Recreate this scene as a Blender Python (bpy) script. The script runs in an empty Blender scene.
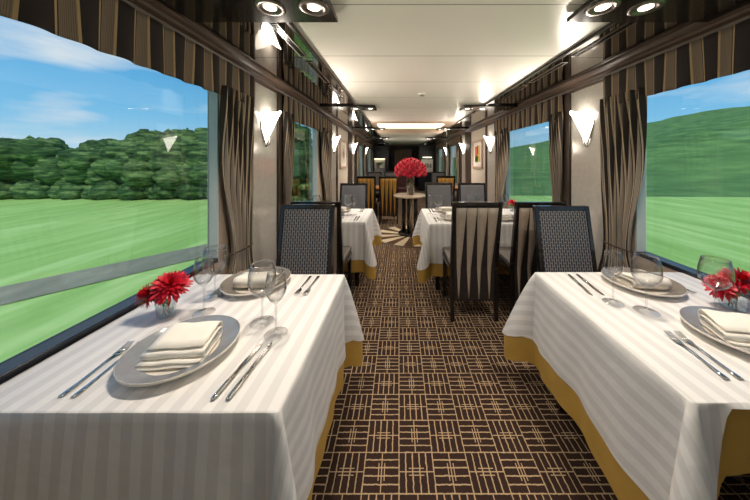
import bpy, math, random
from mathutils import Vector, Matrix, noise
R = math.radians
PI = math.pi
random.seed(7)
C = bpy.context.scene.collection
XL, XR, EYE = -1.19, 1.67, 1.38          # inner faces of the side walls, eye height
CZ = 2.10                                 # ceiling height

# ------------------------------------------------------------------ materials
class G:
    def __init__(s, name):
        s.m = bpy.data.materials.new(name); s.m.use_nodes = True
        s.t = s.m.node_tree; s.n = s.t.nodes; s.n.clear()
        s.out = s.n.new('ShaderNodeOutputMaterial')
    def link(s, a, b): s.t.links.new(a, b)
    def put(s, sock, v):
        if v is None: return
        if isinstance(v, bpy.types.NodeSocket): s.link(v, sock)
        elif isinstance(v, (tuple, list)) and len(v) == 3 and sock.type == 'RGBA': sock.default_value = (*v, 1)
        else: sock.default_value = v
    def math(s, op, a, b=None, c=None):
        n = s.n.new('ShaderNodeMath'); n.operation = op
        s.put(n.inputs[0], a); s.put(n.inputs[1], b); s.put(n.inputs[2], c)
        return n.outputs[0]
    def mix(s, f, a, b):
        n = s.n.new('ShaderNodeMix'); n.data_type = 'RGBA'
        s.put(n.inputs[0], f); s.put(n.inputs[6], a); s.put(n.inputs[7], b)
        return n.outputs[2]
    def coord(s, kind='Object', scale=(1, 1, 1), rot=(0, 0, 0)):
        t = s.n.new('ShaderNodeTexCoord'); mp = s.n.new('ShaderNodeMapping')
        mp.inputs['Scale'].default_value = scale; mp.inputs['Rotation'].default_value = rot
        s.link(t.outputs[kind], mp.inputs[0]); return mp.outputs[0]
    def sep(s, v):
        n = s.n.new('ShaderNodeSeparateXYZ'); s.link(v, n.inputs[0]); return n.outputs
    def noise(s, v, scale, detail=3, rough=.5, out=0):
        n = s.n.new('ShaderNodeTexNoise'); s.put(n.inputs['Vector'], v)
        n.inputs['Scale'].default_value = scale; n.inputs['Detail'].default_value = detail
        n.inputs['Roughness'].default_value = rough; return n.outputs[out]
    def ramp(s, f, stops, interp='LINEAR'):
        n = s.n.new('ShaderNodeValToRGB'); n.color_ramp.interpolation = interp
        e = n.color_ramp.elements
        while len(e) < len(stops): e.new(.5)
        for i, (p, c) in enumerate(stops): e[i].position = p; e[i].color = (*c, 1)
        s.link(f, n.inputs[0]); return n.outputs[0]
    def bsdf(s, col, rough=.5, metal=0, spec=.5, bump=None, bstr=.2, bdist=.002, **k):
        b = s.n.new('ShaderNodeBsdfPrincipled')
        s.put(b.inputs['Base Color'], col); s.put(b.inputs['Roughness'], rough)
        s.put(b.inputs['Metallic'], metal); s.put(b.inputs['Specular IOR Level'], spec)
        for kk, v in k.items(): s.put(b.inputs[kk.replace('_', ' ')], v)
        if bump is not None:
            bn = s.n.new('ShaderNodeBump'); bn.inputs['Strength'].default_value = bstr
            bn.inputs['Distance'].default_value = bdist; s.link(bump, bn.inputs['Height'])
            s.link(bn.outputs[0], b.inputs['Normal'])
        s.link(b.outputs[0], s.out.inputs[0]); return s.m

def plain(name, col, rough=.5, metal=0, spec=.5, var=.12, sc=14, **k):
    g = G(name); n = g.noise(g.coord(), sc, 3)
    d = tuple(c * (1 - var) for c in col); l = tuple(min(1, c * (1 + var)) for c in col)
    return g.bsdf(g.ramp(n, [(.3, d), (.7, l)]), rough, metal, spec, **k)

def emit(name, col, st):
    g = G(name); e = g.n.new('ShaderNodeEmission'); e.inputs[0].default_value = (*col, 1)
    e.inputs[1].default_value = st; g.link(e.outputs[0], g.out.inputs[0]); return g.m

def thin_glass(name, tint=(.98, .98, .98), ior=1.45, rough=.0, base=0.0, edge=None):
    g = G(name); t = g.n.new('ShaderNodeBsdfTransparent'); t.inputs[0].default_value = (*tint, 1)
    gl = g.n.new('ShaderNodeBsdfGlossy'); gl.inputs['Roughness'].default_value = rough
    fr = g.n.new('ShaderNodeLayerWeight'); fr.inputs[0].default_value = .5; f0 = ((ior - 1) / (ior + 1)) ** 2
    f = g.math('ADD', g.math('MULTIPLY', g.math('POWER', fr.outputs[1], 3.5), 1 - f0), f0 + base)
    if edge: g.link(g.mix(g.math('POWER', fr.outputs[1], 2.2), tint, edge), t.inputs[0]); f = g.math('MINIMUM', f, 1.0)
    mx = g.n.new('ShaderNodeMixShader'); g.link(f, mx.inputs[0])
    g.link(t.outputs[0], mx.inputs[1]); g.link(gl.outputs[0], mx.inputs[2])
    g.link(mx.outputs[0], g.out.inputs[0]); return g.m

M = {}
def carpet():
    g = G('carpet'); v = g.coord()
    w = g.noise(v, 55, 2); x, y, _ = g.sep(v)
    wob = g.math('MULTIPLY', g.math('SUBTRACT', w, .5), .10)
    X = g.math('ADD', g.math('DIVIDE', x, .155), 100.0); Y = g.math('ADD', g.math('DIVIDE', g.math('SUBTRACT', y, 1.227), .152), 101.0)
    fx = g.math('FRACT', X); fy = g.math('FRACT', Y)
    ck = g.math('MODULO', g.math('ADD', g.math('FLOOR', X), g.math('FLOOR', Y)), 2.0)
    ck = g.math('GREATER_THAN', ck, .5)
    def sel(p, q): return g.math('ADD', g.math('MULTIPLY', p, g.math('SUBTRACT', 1, ck)), g.math('MULTIPLY', q, ck))
    a = sel(fx, fy); b = sel(fy, fx)
    aw = g.math('ADD', a, g.math('MULTIPLY', wob, .45))
    def near(t, n, wd): # distance to nearest multiple of 1/n under wd
        q = g.math('ABSOLUTE', g.math('SUBTRACT', g.math('FRACT', g.math('ADD', g.math('MULTIPLY', t, n), .5)), .5))
        return g.math('LESS_THAN', g.math('DIVIDE', q, n), wd)
    l1 = near(aw, 5, .017); l2 = near(b, 2, .014)
    inA = g.math('LESS_THAN', g.math('ABSOLUTE', g.math('SUBTRACT', a, .5)), .215)
    inB = g.math('LESS_THAN', g.math('ABSOLUTE', g.math('SUBTRACT', b, .5)), .135)
    l3 = g.math('MULTIPLY', g.math('MULTIPLY', inA, inB), near(b, 12, .013))
    ln = g.math('MAXIMUM', g.math('MAXIMUM', l1, l2), l3)
    pile = g.noise(v, 420, 2)
    dark = g.ramp(pile, [(.3, (.022, .012, .010)), (.7, (.062, .036, .030))])
    gold = g.ramp(pile, [(.3, (.36, .25, .145)), (.7, (.64, .47, .30))])
    return g.bsdf(g.mix(ln, dark, gold), .95, 0, .1, bump=pile, bstr=.5, bdist=.003)
M['carpet'] = carpet()

def stripes(name, dark, mid, gold, period, uoff=0.0, rough=.8, dk=.46):
    g = G(name); u, v, _ = g.sep(g.coord('UV'))
    f = g.math('FRACT', g.math('ADD', g.math('DIVIDE', u, period), uoff + 50))
    fine = g.math('GREATER_THAN', g.math('FRACT', g.math('MULTIPLY', f, 26)), .45)
    taupe = g.mix(fine, tuple(c * .6 for c in mid), mid)
    st = g.ramp(f, [(0, (0, 0, 0)), (dk, (1, 0, 0)), (dk + .055, (0, 0, 0)), (dk + .085, (0, 1, 0)), (.885, (1, 0, 0)), (.945, (0, 0, 0))], 'CONSTANT')
    r = g.n.new('ShaderNodeSeparateColor'); g.link(st, r.inputs[0])
    c = g.mix(r.outputs[1], dark, taupe); c = g.mix(r.outputs[0], c, gold)
    return g.bsdf(c, rough, 0, .3, bump=g.noise(g.coord(), 300, 1), bstr=.2)
M['valance'] = stripes('valance_fabric', (.024, .018, .017), (.21, .158, .118), (.40, .28, .15), .132)
M['curtain'] = stripes('curtain_fabric', (.040, .032, .029), (.33, .275, .225), (.55, .43, .30), .078, dk=.17)

def damask(name, base):
    g = G(name); u, v, _ = g.sep(g.coord('UV'))
    f = g.math('LESS_THAN', g.math('FRACT', g.math('ADD', g.math('DIVIDE', u, .058), 50)), .5)
    col = g.mix(f, tuple(c * .87 for c in base), base)
    ro = g.math('ADD', .42, g.math('MULTIPLY', f, .3))
    return g.bsdf(col, ro, 0, .35, bump=g.noise(g.coord(), 9, 3), bstr=.35, bdist=.02)
M['cloth'] = damask('white_damask', (.82, .80, .78))
M['ycloth'] = plain('gold_cloth', (.54, .33, .07), .55, var=.06)
M['napkin'] = plain('napkin_linen', (.88, .83, .74), .8, var=.03, bump=None)
def hexfab(name, cell, lines):
    g = G(name); uv = g.coord('UV'); u, v, _ = g.sep(uv)
    cb = g.n.new('ShaderNodeCombineXYZ'); g.link(v, cb.inputs[0]); g.link(u, cb.inputs[1])
    b = g.n.new('ShaderNodeTexBrick'); g.link(cb.outputs[0], b.inputs['Vector'])
    b.inputs['Color1'].default_value = (*cell, 1); b.inputs['Color2'].default_value = (*[c * 1.3 for c in cell], 1)
    b.inputs['Mortar'].default_value = (*lines, 1); b.inputs['Scale'].default_value = 1
    b.inputs['Brick Width'].default_value = .040; b.inputs['Row Height'].default_value = .0165
    b.inputs['Mortar Size'].default_value = .0026; b.inputs['Mortar Smooth'].default_value = .2
    return g.bsdf(b.outputs[0], .6, 0, .4)
M['hexfab'] = hexfab('wave_pattern_fabric', (.018, .020, .032), (.27, .25, .235))
M['seatfab'] = hexfab('seat_pattern_fabric', (.05, .045, .045), (.42, .36, .30))
M['black'] = plain('black_lacquer', (.014, .011, .010), .14, spec=.6)
M['dpanel'] = plain('dark_fabric', (.02, .014, .013), .8)
M['pleat'] = plain('taupe_satin', (.46, .37, .28), .42, var=.06, sc=30)
M['goldpleat'] = plain('gold_satin', (.62, .35, .07), .4, var=.08, sc=30)
M['wood'] = plain('dark_cornice_wood', (.085, .058, .045), .35, spec=.3)
M['darkwood'] = plain('dark_pilaster_wood', (.055, .036, .027), .3)
M['orangewood'] = plain('amber_wood', (.38, .17, .05), .35)
M['wall'] = plain('wall_taupe', (.42, .32, .24), .6, var=.04)
M['reveal'] = plain('window_reveal', (.60, .62, .64), .35, var=.03)
M['frame'] = plain('window_frame_black', (.02, .022, .028), .25)
M['beige'] = plain('beige_panel', (.62, .55, .46), .5, var=.03)
M['ceil'] = None
def ceilmat():
    g = G('ceiling_enamel'); v = g.coord(); x, y, _ = g.sep(v)
    f = g.math('FRACT', g.math('ADD', g.math('DIVIDE', g.math('SUBTRACT', y, .615), .605), 50))
    s = g.math('LESS_THAN', f, .014)
    return g.bsdf(g.mix(s, (.90, .86, .81), (.42, .38, .35)), .22, 0, .35)
M['ceil'] = ceilmat()
M['tan'] = plain('tan_soffit', (.50, .39, .29), .5, var=.03)
def mirrormat():
    g = G('smoked_mirror'); v = g.coord(); x, y, _ = g.sep(v)
    f = g.math('FRACT', g.math('ADD', g.math('DIVIDE', g.math('SUBTRACT', y, .615), .605), 50))
    s = g.math('LESS_THAN', f, .012)
    return g.bsdf(g.mix(s, (.42, .40, .38), (.02, .02, .02)), 0.0, 1)
M['mirror'] = mirrormat()
def pearl():
    g = G('pearl_glass_panel'); v = g.coord('Object', (1, 1, 1)); n = g.noise(v, 30, 4)
    return g.bsdf(g.ramp(n, [(.3, (.56, .52, .47)), (.7, (.63, .59, .53))]), .12, .08, .8)
M['pearl'] = pearl()
M['shade'] = emit('lit_shade_glass', (1, .91, .80), 9.0)
M['lamp'] = emit('downlight_lamp', (1, .88, .72), 8.0)
M['panel_light'] = emit('ceiling_diffuser', (1, .93, .80), 5.0)
M['warmlit'] = emit('lit_strip', (1, .85, .6), 4.0)
M['steel'] = plain('polished_steel', (.62, .60, .57), .12, 1, var=.03)
M['ring'] = plain('brushed_ring', (.22, .19, .17), .3, 1, var=.03)
M['glass'] = thin_glass('wine_glass', (.965, .965, .965), 1.5, .0, .02, (.52, .49, .47))
M['pane'] = thin_glass('window_pane', (.96, .98, .97), 1.38)
M['crystal'] = thin_glass('crystal', (.90, .93, .93), 1.6, .05, .10)
M['rim'] = plain('plate_grey_glaze', (.27, .29, .32), .16, spec=.6, var=.05, sc=60)
M['rimtaupe'] = plain('plate_taupe_glaze', (.24, .21, .18), .2, spec=.6, var=.05, sc=60)
M['porc'] = plain('plate_ivory', (.78, .72, .64), .2, var=.02)
M['red'] = plain('red_petal', (.62, .010, .028), .45, var=.35, sc=60)
M['pink'] = plain('rose_red_petal', (.78, .03, .07), .5, var=.35, sc=40)
M['leaf'] = plain('leaf_green', (.12, .26, .04), .45, var=.3)
M['palewood'] = plain('pale_table_top', (.60, .50, .38), .2, var=.06)
M['frame_lt'] = plain('picture_frame_pale', (.55, .40, .33), .35, var=.04)
M['white'] = plain('picture_mat_white', (.80, .76, .70), .6, var=.02)
def raymat():
    g = G('medallion_carpet'); x, y, _ = g.sep(g.coord())
    a = g.math('ARCTAN2', y, x)
    f = g.math('FRACT', g.math('ADD', g.math('MULTIPLY', a, 12 / (2 * PI)), 20))
    s = g.math('GREATER_THAN', f, .5)
    return g.bsdf(g.mix(s, (.66, .56, .40), (.10, .06, .035)), .9, 0, .1)
M['rays'] = raymat()
def grass(name, a, b, c, sc=(.9, .10, 1)):
    g = G(name); v = g.coord('Object', sc)
    n = g.noise(v, 1.6, 5, .62); n2 = g.noise(g.coord('Object', (.05, .05, .05)), 1, 3)
    col = g.ramp(n, [(.32, a), (.5, b), (.68, c)])
    return g.bsdf(g.mix(g.math('MULTIPLY', n2, .55), col, tuple(x * 1.25 for x in c)), .9, 0, .1)
M['grass'] = grass('meadow_grass', (.16, .34, .06), (.26, .47, .11), (.42, .62, .22), (.9, .12, 1))
M['hill'] = grass('hill_grass', (.025, .075, .03), (.075, .17, .055), (.16, .30, .09), (.10, .30, .9))
M['road'] = grass('road_tarmac', (.14, .16, .11), (.20, .21, .15), (.28, .28, .20), (.9, .3, 1))
M['foliage'] = None
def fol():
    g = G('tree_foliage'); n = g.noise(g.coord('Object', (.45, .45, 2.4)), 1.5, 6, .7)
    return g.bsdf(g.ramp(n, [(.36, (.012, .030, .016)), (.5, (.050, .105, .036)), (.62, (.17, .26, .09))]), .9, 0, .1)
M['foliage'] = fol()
M['bark'] = plain('bark', (.06, .045, .03), .9)
for i, c in enumerate([(.75, .12, .06), (.80, .50, .08), (.10, .28, .12), (.16, .16, .14), (.70, .66, .58)]):
    M['paint%d' % i] = plain('paint_%d' % i, c, .7, var=.15)
M['leather'] = plain('dark_red_leather', (.07, .02, .02), .4)

# ------------------------------------------------------------------ mesh helpers
class MB:
    def __init__(s): s.V = []; s.F = []; s.U = []; s.mi = []
    def add(s, V, F, U=None, mi=0):
        o = len(s.V); s.V += [tuple(v) for v in V]; s.F += [tuple(o + i for i in f) for f in F]
        s.U += list(U) if U else [(v[0], v[1]) for v in V]; s.mi += [mi] * len(F); return s
    def box(s, x0, x1, y0, y1, z0, z1, mi=0, uv='xy'):
        V = [(x, y, z) for z in (z0, z1) for y in (y0, y1) for x in (x0, x1)]
        F = [(0, 2, 3, 1), (4, 5, 7, 6), (0, 1, 5, 4), (2, 6, 7, 3), (0, 4, 6, 2), (1, 3, 7, 5)]
        U = [(v[0], v[2] if uv == 'xz' else v[1]) for v in V]
        return s.add(V, F, U, mi)
    def hexa(s, lo, hi, mi=0):              # 4 bottom + 4 top points
        F = [(3, 2, 1, 0), (4, 5, 6, 7), (0, 1, 5, 4), (1, 2, 6, 5), (2, 3, 7, 6), (3, 0, 4, 7)]
        V = list(lo) + list(hi); return s.add(V, F, [(v[0], v[2]) for v in V], mi)
    def lathe(s, prof, n=32, c=(0, 0, 0), mi=0):
        V = []; F = []
        for r, z in prof:
            for i in range(n):
                a = 2 * PI * i / n; V.append((c[0] + r * math.cos(a), c[1] + r * math.sin(a), c[2] + z))
        for k in range(len(prof) - 1):
            for i in range(n):
                j = (i + 1) % n; F.append((k * n + i, k * n + j, (k + 1) * n + j, (k + 1) * n + i))
        return s.add(V, F, None, mi)
    def tube(s, pts, r, n=8, mi=0, flat=1.0):
        pts = [Vector(p) for p in pts]; rr = r if isinstance(r, (list, tuple)) else [r] * len(pts)
        V = []; F = []
        for k, p in enumerate(pts):
            d = (pts[min(k + 1, len(pts) - 1)] - pts[max(k - 1, 0)]).normalized()
            u = d.cross(Vector((0, 0, 1)));
            if u.length < .01: u = Vector((1, 0, 0))
            u.normalize(); w = u.cross(d)
            for i in range(n):
                a = 2 * PI * i / n; V.append(p + (u * math.cos(a) + w * math.sin(a) * flat) * rr[k])
        for k in range(len(pts) - 1):
            for i in range(n):
                j = (i + 1) % n; F.append((k * n + i, k * n + j, (k + 1) * n + j, (k + 1) * n + i))
        F.append(tuple(range(n))[::-1]); F.append(tuple((len(pts) - 1) * n + i for i in range(n)))
        return s.add(V, F, None, mi)
    def build(s, name, mat, parent=None, smooth=False, bevel=0, loc=None, solid=0):
        me = bpy.data.meshes.new(name); me.from_pydata(s.V, [], s.F)
        uv = me.uv_layers.new(name='UVMap')
        for l in me.loops: uv.data[l.index].uv = s.U[l.vertex_index]
        for m in (mat if isinstance(mat, list) else [mat]): me.materials.append(m)
        for p, i in zip(me.polygons, s.mi): p.material_index = i; p.use_smooth = smooth
        me.validate(); me.update()
        o = bpy.data.objects.new(name, me); C.objects.link(o)
        if parent: o.parent = parent
        if loc: o.location = loc
        if solid:
            d = o.modifiers.new('Solidify', 'SOLIDIFY'); d.thickness = solid; d.offset = 0
        if bevel:
            d = o.modifiers.new('Bevel', 'BEVEL'); d.width = bevel; d.segments = 2; d.limit_method = 'ANGLE'
        return o

def tag(o, label, cat, group=None, kind=None):
    if label: o['label'] = label
    if cat: o['category'] = cat
    if group: o['group'] = group
    if kind: o['kind'] = kind
    return o
def thing(name, label, cat, loc=(0, 0, 0), rz=0, group=None):
    o = bpy.data.objects.new(name, None); C.objects.link(o); o.empty_display_size = .1
    o.location = loc; o.rotation_euler = (0, 0, rz); return tag(o, label, cat, group)
def struct(o, label=None):
    o['kind'] = 'structure'
    if label: o['label'] = label
    return o
def dup(o, loc=None, rz=None, label=None, group=None, parent=None):
    c = o.copy(); C.objects.link(c); c.parent = parent
    if loc is not None: c.location = loc
    if rz is not None: c.rotation_euler = (0, 0, rz)
    if label: c['label'] = label
    if group: c['group'] = group
    for ch in list(o.children): dup(ch, parent=c)
    return c

# ------------------------------------------------------------------ outside
def ground():
    b = MB(); b.add([(-160, -60, -1.62), (160, -60, -1.62), (160, 260, -1.62), (-160, 260, -1.62)], [(0, 1, 2, 3)])
    struct(b.build('ground', M['grass']), 'green meadow stretching away on both sides of the carriage')
    b = MB(); w = .55
    p = [(-14.5, -1.2), (-8.87, 5.5), (-6.4, 8.5), (-4.2, 12.6), (-3.2, 22), (-3, 60)]
    V = []; F = []
    for i, (x, y) in enumerate(p):
        V += [(x - w, y + w, -1.60), (x + w, y - w * .6, -1.60)]
        if i: k = 2 * i; F.append((k - 2, k - 1, k + 1, k))
    b.add(V, F); struct(b.build('road', M['road']), 'narrow grey lane crossing the meadow')
    # hillside on the right
    V = []; F = []; nx, ny = 70, 60
    for j in range(ny + 1):
        for i in range(nx + 1):
            x = 4 + i * 2.2; y = 17 + j * 2.0
            t = min(1, max(0, (y - 19) / 30)); t = t * t * (3 - 2 * t)
            h = max(1.2, 2.5 + (x - 22) * .185 * min(1, y / 45)) * t
            h += t * 1.0 * noise.noise(Vector((x * .045, y * .05, 3))) + t * .5 * noise.noise(Vector((x * .2, y * .2, 1)))
            V.append((x, y, -1.66 + h))
    for j in range(ny):
        for i in range(nx):
            a = j * (nx + 1) + i; F.append((a, a + 1, a + nx + 2, a + nx + 1))
    b = MB(); b.add(V, F)
    struct(b.build('hillside', M['hill'], smooth=True), 'rolling green hillside beyond the right windows')
    V = []; F = []
    for j in range(13):
        for i in range(61):
            x = -130 + i * 2.4; y = 46 + j * 5
            t = min(1, j / 5); t = t * t * (3 - 2 * t)
            V.append((x, y, -1.66 + t * (5.5 + 3 * noise.noise(Vector((x * .03, y * .03, 8))))))
    for j in range(12):
        for i in range(60):
            a = j * 61 + i; F.append((a, a + 1, a + 62, a + 61))
    b = MB(); b.add(V, F); struct(b.build('distant_hill', M['hill'], smooth=True), 'low wooded hill far behind the left trees')
ground()

def blob(b, c, r, sq, seed):
    V = []; F = []; n, m = 34, 20
    for j in range(m + 1):
        th = PI * j / m
        for i in range(n):
            a = 2 * PI * i / n
            d = Vector((math.sin(th) * math.cos(a), math.sin(th) * math.sin(a), math.cos(th) * sq))
            k = 1 + .28 * noise.noise(d * 2.1 + Vector((seed, 0, 0))) + .20 * noise.noise(d * 5.5 + Vector((0, seed, 0))) + .10 * noise.noise(d * 13 + Vector((0, 0, seed)))
            V.append(Vector(c) + d * r * k)
    for j in range(m):
        for i in range(n):
            q = (i + 1) % n; F.append((j * n + i, j * n + q, (j + 1) * n + q, (j + 1) * n + i))
    b.add(V, F)
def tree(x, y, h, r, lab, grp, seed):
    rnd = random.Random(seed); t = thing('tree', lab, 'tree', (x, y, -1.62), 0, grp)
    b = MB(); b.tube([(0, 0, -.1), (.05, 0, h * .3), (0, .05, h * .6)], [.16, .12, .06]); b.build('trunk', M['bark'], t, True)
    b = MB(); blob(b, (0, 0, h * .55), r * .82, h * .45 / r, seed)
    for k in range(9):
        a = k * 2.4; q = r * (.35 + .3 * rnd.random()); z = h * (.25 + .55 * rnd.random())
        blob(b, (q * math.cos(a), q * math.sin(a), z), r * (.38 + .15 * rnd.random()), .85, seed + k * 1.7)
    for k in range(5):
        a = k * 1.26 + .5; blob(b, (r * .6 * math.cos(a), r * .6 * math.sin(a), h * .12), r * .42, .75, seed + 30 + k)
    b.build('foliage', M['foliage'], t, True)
WOOD = 'dark green tree in the wood at the far edge of the left meadow'
LONE = 'bushy green tree close to the line outside the second left window'
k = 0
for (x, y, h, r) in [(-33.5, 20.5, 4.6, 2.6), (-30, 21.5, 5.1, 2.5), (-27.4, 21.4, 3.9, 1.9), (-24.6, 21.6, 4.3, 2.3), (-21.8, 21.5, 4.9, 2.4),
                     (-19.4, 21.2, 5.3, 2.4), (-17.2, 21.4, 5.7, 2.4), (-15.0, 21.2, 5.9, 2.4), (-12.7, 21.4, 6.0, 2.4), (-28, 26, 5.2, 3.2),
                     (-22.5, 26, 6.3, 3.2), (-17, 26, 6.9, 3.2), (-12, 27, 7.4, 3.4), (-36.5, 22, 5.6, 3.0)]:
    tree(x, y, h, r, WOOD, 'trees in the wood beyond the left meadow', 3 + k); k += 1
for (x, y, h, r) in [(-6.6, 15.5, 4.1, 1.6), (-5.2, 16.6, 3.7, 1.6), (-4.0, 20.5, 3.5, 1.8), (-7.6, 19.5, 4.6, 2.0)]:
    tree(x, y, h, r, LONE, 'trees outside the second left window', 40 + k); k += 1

# ------------------------------------------------------------------ carriage shell
Y0, Y1 = -2.6, 14.0
WINS = [(-1.95, -.62), (.42, 1.72), (2.80, 3.80), (7.15, 8.45), (9.45, 10.9)]
WZ0, WZ1 = .71, 1.90
b = MB(); b.box(XL - .1, XR + .1, Y0, Y1, -.08, 0); struct(b.build('floor', M['carpet']), 'dark brown carpet with a gold basketweave pattern')
def side_wall(s, X, name, first, WINS):
    b = MB(); t = .07; xa, xb = (X - t, X) if s < 0 else (X, X + t)
    b.box(xa, xb, Y0, Y1, 0, WZ0); b.box(xa, xb, Y0, Y1, WZ1, CZ + .02)
    e = [Y0] + [v for w in WINS for v in w] + [Y1]
    for i in range(0, len(e), 2): b.box(xa, xb, e[i], e[i + 1], WZ0, WZ1)
    struct(b.build(name, M['wall']), 'taupe carriage side wall')
    for i, (a, c) in enumerate(WINS):
        if c < 0: pass
        root = bpy.data.objects.new('window_%d' % (first + i), None); C.objects.link(root)
        root.location = (X, (a + c) / 2, WZ0); struct(root); h = (c - a) / 2; H = WZ1 - WZ0
        b = MB(); o0, o1 = (-.068, -.002) if s < 0 else (.002, .068)
        b.box(o0, o1, -h + .001, -h + .012, 0, H); b.box(o0, o1, h - .012, h - .001, 0, H); b.box(o0, o1, -h, h, H - .012, H)
        b.build('window_frame', M['reveal'], root)
        b = MB(); q0, q1 = (-.075, .004) if s < 0 else (-.004, .075)
        b.box(q0, q1, -h + .013, h - .013, .001, .028); b.build('window_sill', M['frame'], root, bevel=.003)
        b = MB(); gx = -.062 if s < 0 else .062
        b.box(gx - .003, gx + .003, -h + .012, h - .012, .028, H - .012); b.build('pane', M['pane'], root)
side_wall(-1, XL, 'wall_left', 1, WINS); side_wall(1, XR, 'wall_right', 6, [WINS[0], (.42, 1.84), (2.80, 4.08)] + WINS[3:])
# end walls with a door each
b = MB(); b.box(XL, XR, Y1, Y1 + .08, 0, CZ + .08); struct(b.build('wall_back', M['frame']), 'dark timber end wall')
b = MB(); b.box(XL, XR, Y0 - .08, Y0, 0, CZ + .08); struct(b.build('wall_front', M['beige']), 'beige end wall')
d = bpy.data.objects.new('door_1', None); C.objects.link(d); d.location = (.22, Y1, 0); struct(d, 'tan timber door in the far end wall')
b = MB(); b.box(-.46, .46, -.03, -.002, .0, 1.92); b.build('door_panel', M['tan'], d, bevel=.004)
b = MB()
for x0, x1, z0, z1 in [(-.40, -.04, .15, .9), (.04, .40, .15, .9), (-.40, -.04, 1.0, 1.82), (.04, .40, 1.0, 1.82)]: b.box(x0, x1, -.045, -.031, z0, z1)
b.build('raised_panel', M['beige'], d, bevel=.006)
b = MB(); b.tube([(.36, -.05, 1.0), (.36, -.09, 1.0), (.28, -.09, 1.0)], .01); b.build('door_handle', M['steel'], d, True)
# ceiling: white centre, smoked mirror margins
CL, CR = -.575, 1.13
b = MB(); b.box(CL, CR, Y0, 4.93, CZ + .012, CZ + .06); struct(b.build('ceiling', M['ceil']), 'glossy cream ceiling panels')
b = MB(); b.box(CL, CR, 7.0, Y1, CZ + .012, CZ + .06); struct(b.build('ceiling', M['ceil']), 'cream ceiling of the far section')
b = MB(); b.box(CL, CR, 4.93, 5.2, CZ + .004, CZ + .06); b.box(CL, CR, 6.05, 7.0, CZ + .0, CZ + .06)
b.box(CL, -.46, 5.2, 6.05, CZ + .004, CZ + .06); b.box(.94, CR, 5.2, 6.05, CZ + .004, CZ + .06)
struct(b.build('trim_1', M['tan']), 'tan soffit around the ceiling light')
for nm, a, c in (('ceiling_mirror', XL, CL), ('ceiling_mirror', CR, XR)):
    b = MB(); b.box(a, c, Y0, Y1, CZ, CZ + .06); struct(b.build(nm, M['mirror']), 'smoked mirror strip along the ceiling edge')
for i, (x, s) in enumerate(((CL, 1), (CR, -1))):
    b = MB(); b.box(x - .008, x + .008, Y0, Y1, CZ - .012, CZ + .03); struct(b.build('trim_%d' % (2 + i), M['black']))
# cornices
def cornice(X, s, n):
    prof = [(0, 2.025), (.035, 2.025), (.045, 2.034), (.05, 2.05), (.078, 2.058), (.085, 2.07), (.105, 2.078), (.118, 2.088), (.12, 2.0995), (0, 2.0995)]
    V = []; F = []; m = len(prof)
    for y in (Y0, Y1):
        for (o, z) in prof: V.append((X - s * o, y, z))
    for i in range(m): j = (i + 1) % m; F.append((i, j, m + j, m + i))
    F += [tuple(range(m)), tuple(range(m, 2 * m))]
    b = MB(); b.add(V, F); struct(b.build('trim_%d' % n, M['wood']), 'brown timber cornice moulding')
cornice(XL, -1, 4); cornice(XR, 1, 5)
# wall dressing: pearl panels, pilasters, dado
n = 6
PAN = [(-2.45, -2.05), (-.30, .12), (2.10, 2.50), (4.45, 4.87), (6.45, 6.85), (8.78, 9.18)]
for X, s in ((XL, -1), (XR, 1)):
    def xx(o0, o1): return (X, X + o1) if s < 0 else (X - o1, X)
    b = MB()
    for a, c in PAN: x0, x1 = xx(0, .014); b.box(x0, x1, a, c, .30, 2.02)
    struct(b.build('trim_%d' % n, M['pearl']), 'pearly glass wall panels behind the sconces'); n += 1
    b = MB()
    for a, c in [(2.505, 2.575), (4.38, 4.445), (4.875, 4.95), (5.97, 6.44), (6.86, 7.1), (8.55, 8.77), (9.19, 9.4), (11.0, 14)]:
        x0, x1 = xx(0, .03); b.box(x0, x1, a, c, 0, 2.02)
    struct(b.build('trim_%d' % n, M['darkwood'], bevel=.003), 'dark timber pilasters'); n += 1
    b = MB(); x0, x1 = xx(0, .012); b.box(x0, x1, 4.955, 5.965, .3, 2.02)
    struct(b.build('trim_%d' % n, M['beige']), 'beige wall panel behind the painting'); n += 1
    b = MB(); x0, x1 = xx(0, .015); b.box(x0, x1, Y0, Y1, 0, .29)
    struct(b.build('baseboard_%s' % ('left' if s < 0 else 'right'), M['darkwood'], bevel=.003)); 
# carpet medallion
b = MB(); V = [(0, 0, .0)] + [(.66 * math.cos(2 * PI * i / 80), .66 * math.sin(2 * PI * i / 80), 0) for i in range(80)]
b.add(V, [(0, i + 1, (i + 1) % 80 + 1) for i in range(80)])
struct(b.build('carpet_medallion', M['rays'], loc=(.24, 4.80, .003)), 'cream and brown sunburst woven into the carpet')
b = MB(); b.lathe([(.655, .0), (.66, .003), (.69, .003), (.695, 0)], 80); struct(b.build('carpet_border', M['wood'], loc=(.24, 4.80, .001)))

# ceiling light panel
t = thing('ceiling_light', 'long rectangular lit panel recessed in the ceiling beyond the smoke detector', 'light', (.24, 5.625, CZ))
b = MB(); b.box(-.69, .69, -.415, .415, .03, .045); b.build('diffuser', M['panel_light'], t)
b = MB()
for a in ((-.70, -.69, -.425, .425), (.69, .70, -.425, .425), (-.69, .69, -.425, -.415), (-.69, .69, .415, .425)): b.box(*a, .003, .05)
b.build('frame', M['tan'], t)
# smoke detector
t = thing('smoke_detector', 'small round chrome smoke detector on the ceiling', 'detector', (.255, 2.88, CZ + .012))
b = MB(); b.lathe([(.0, -.001), (.045, -.001), (.045, -.008), (.036, -.012), (.0, -.012)], 28); b.build('base', M['ceil'], t, True)
b = MB(); b.lathe([(.026, -.012), (.022, -.024), (.0, -.028)], 24); b.build('sensor', M['steel'], t, True)

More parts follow.
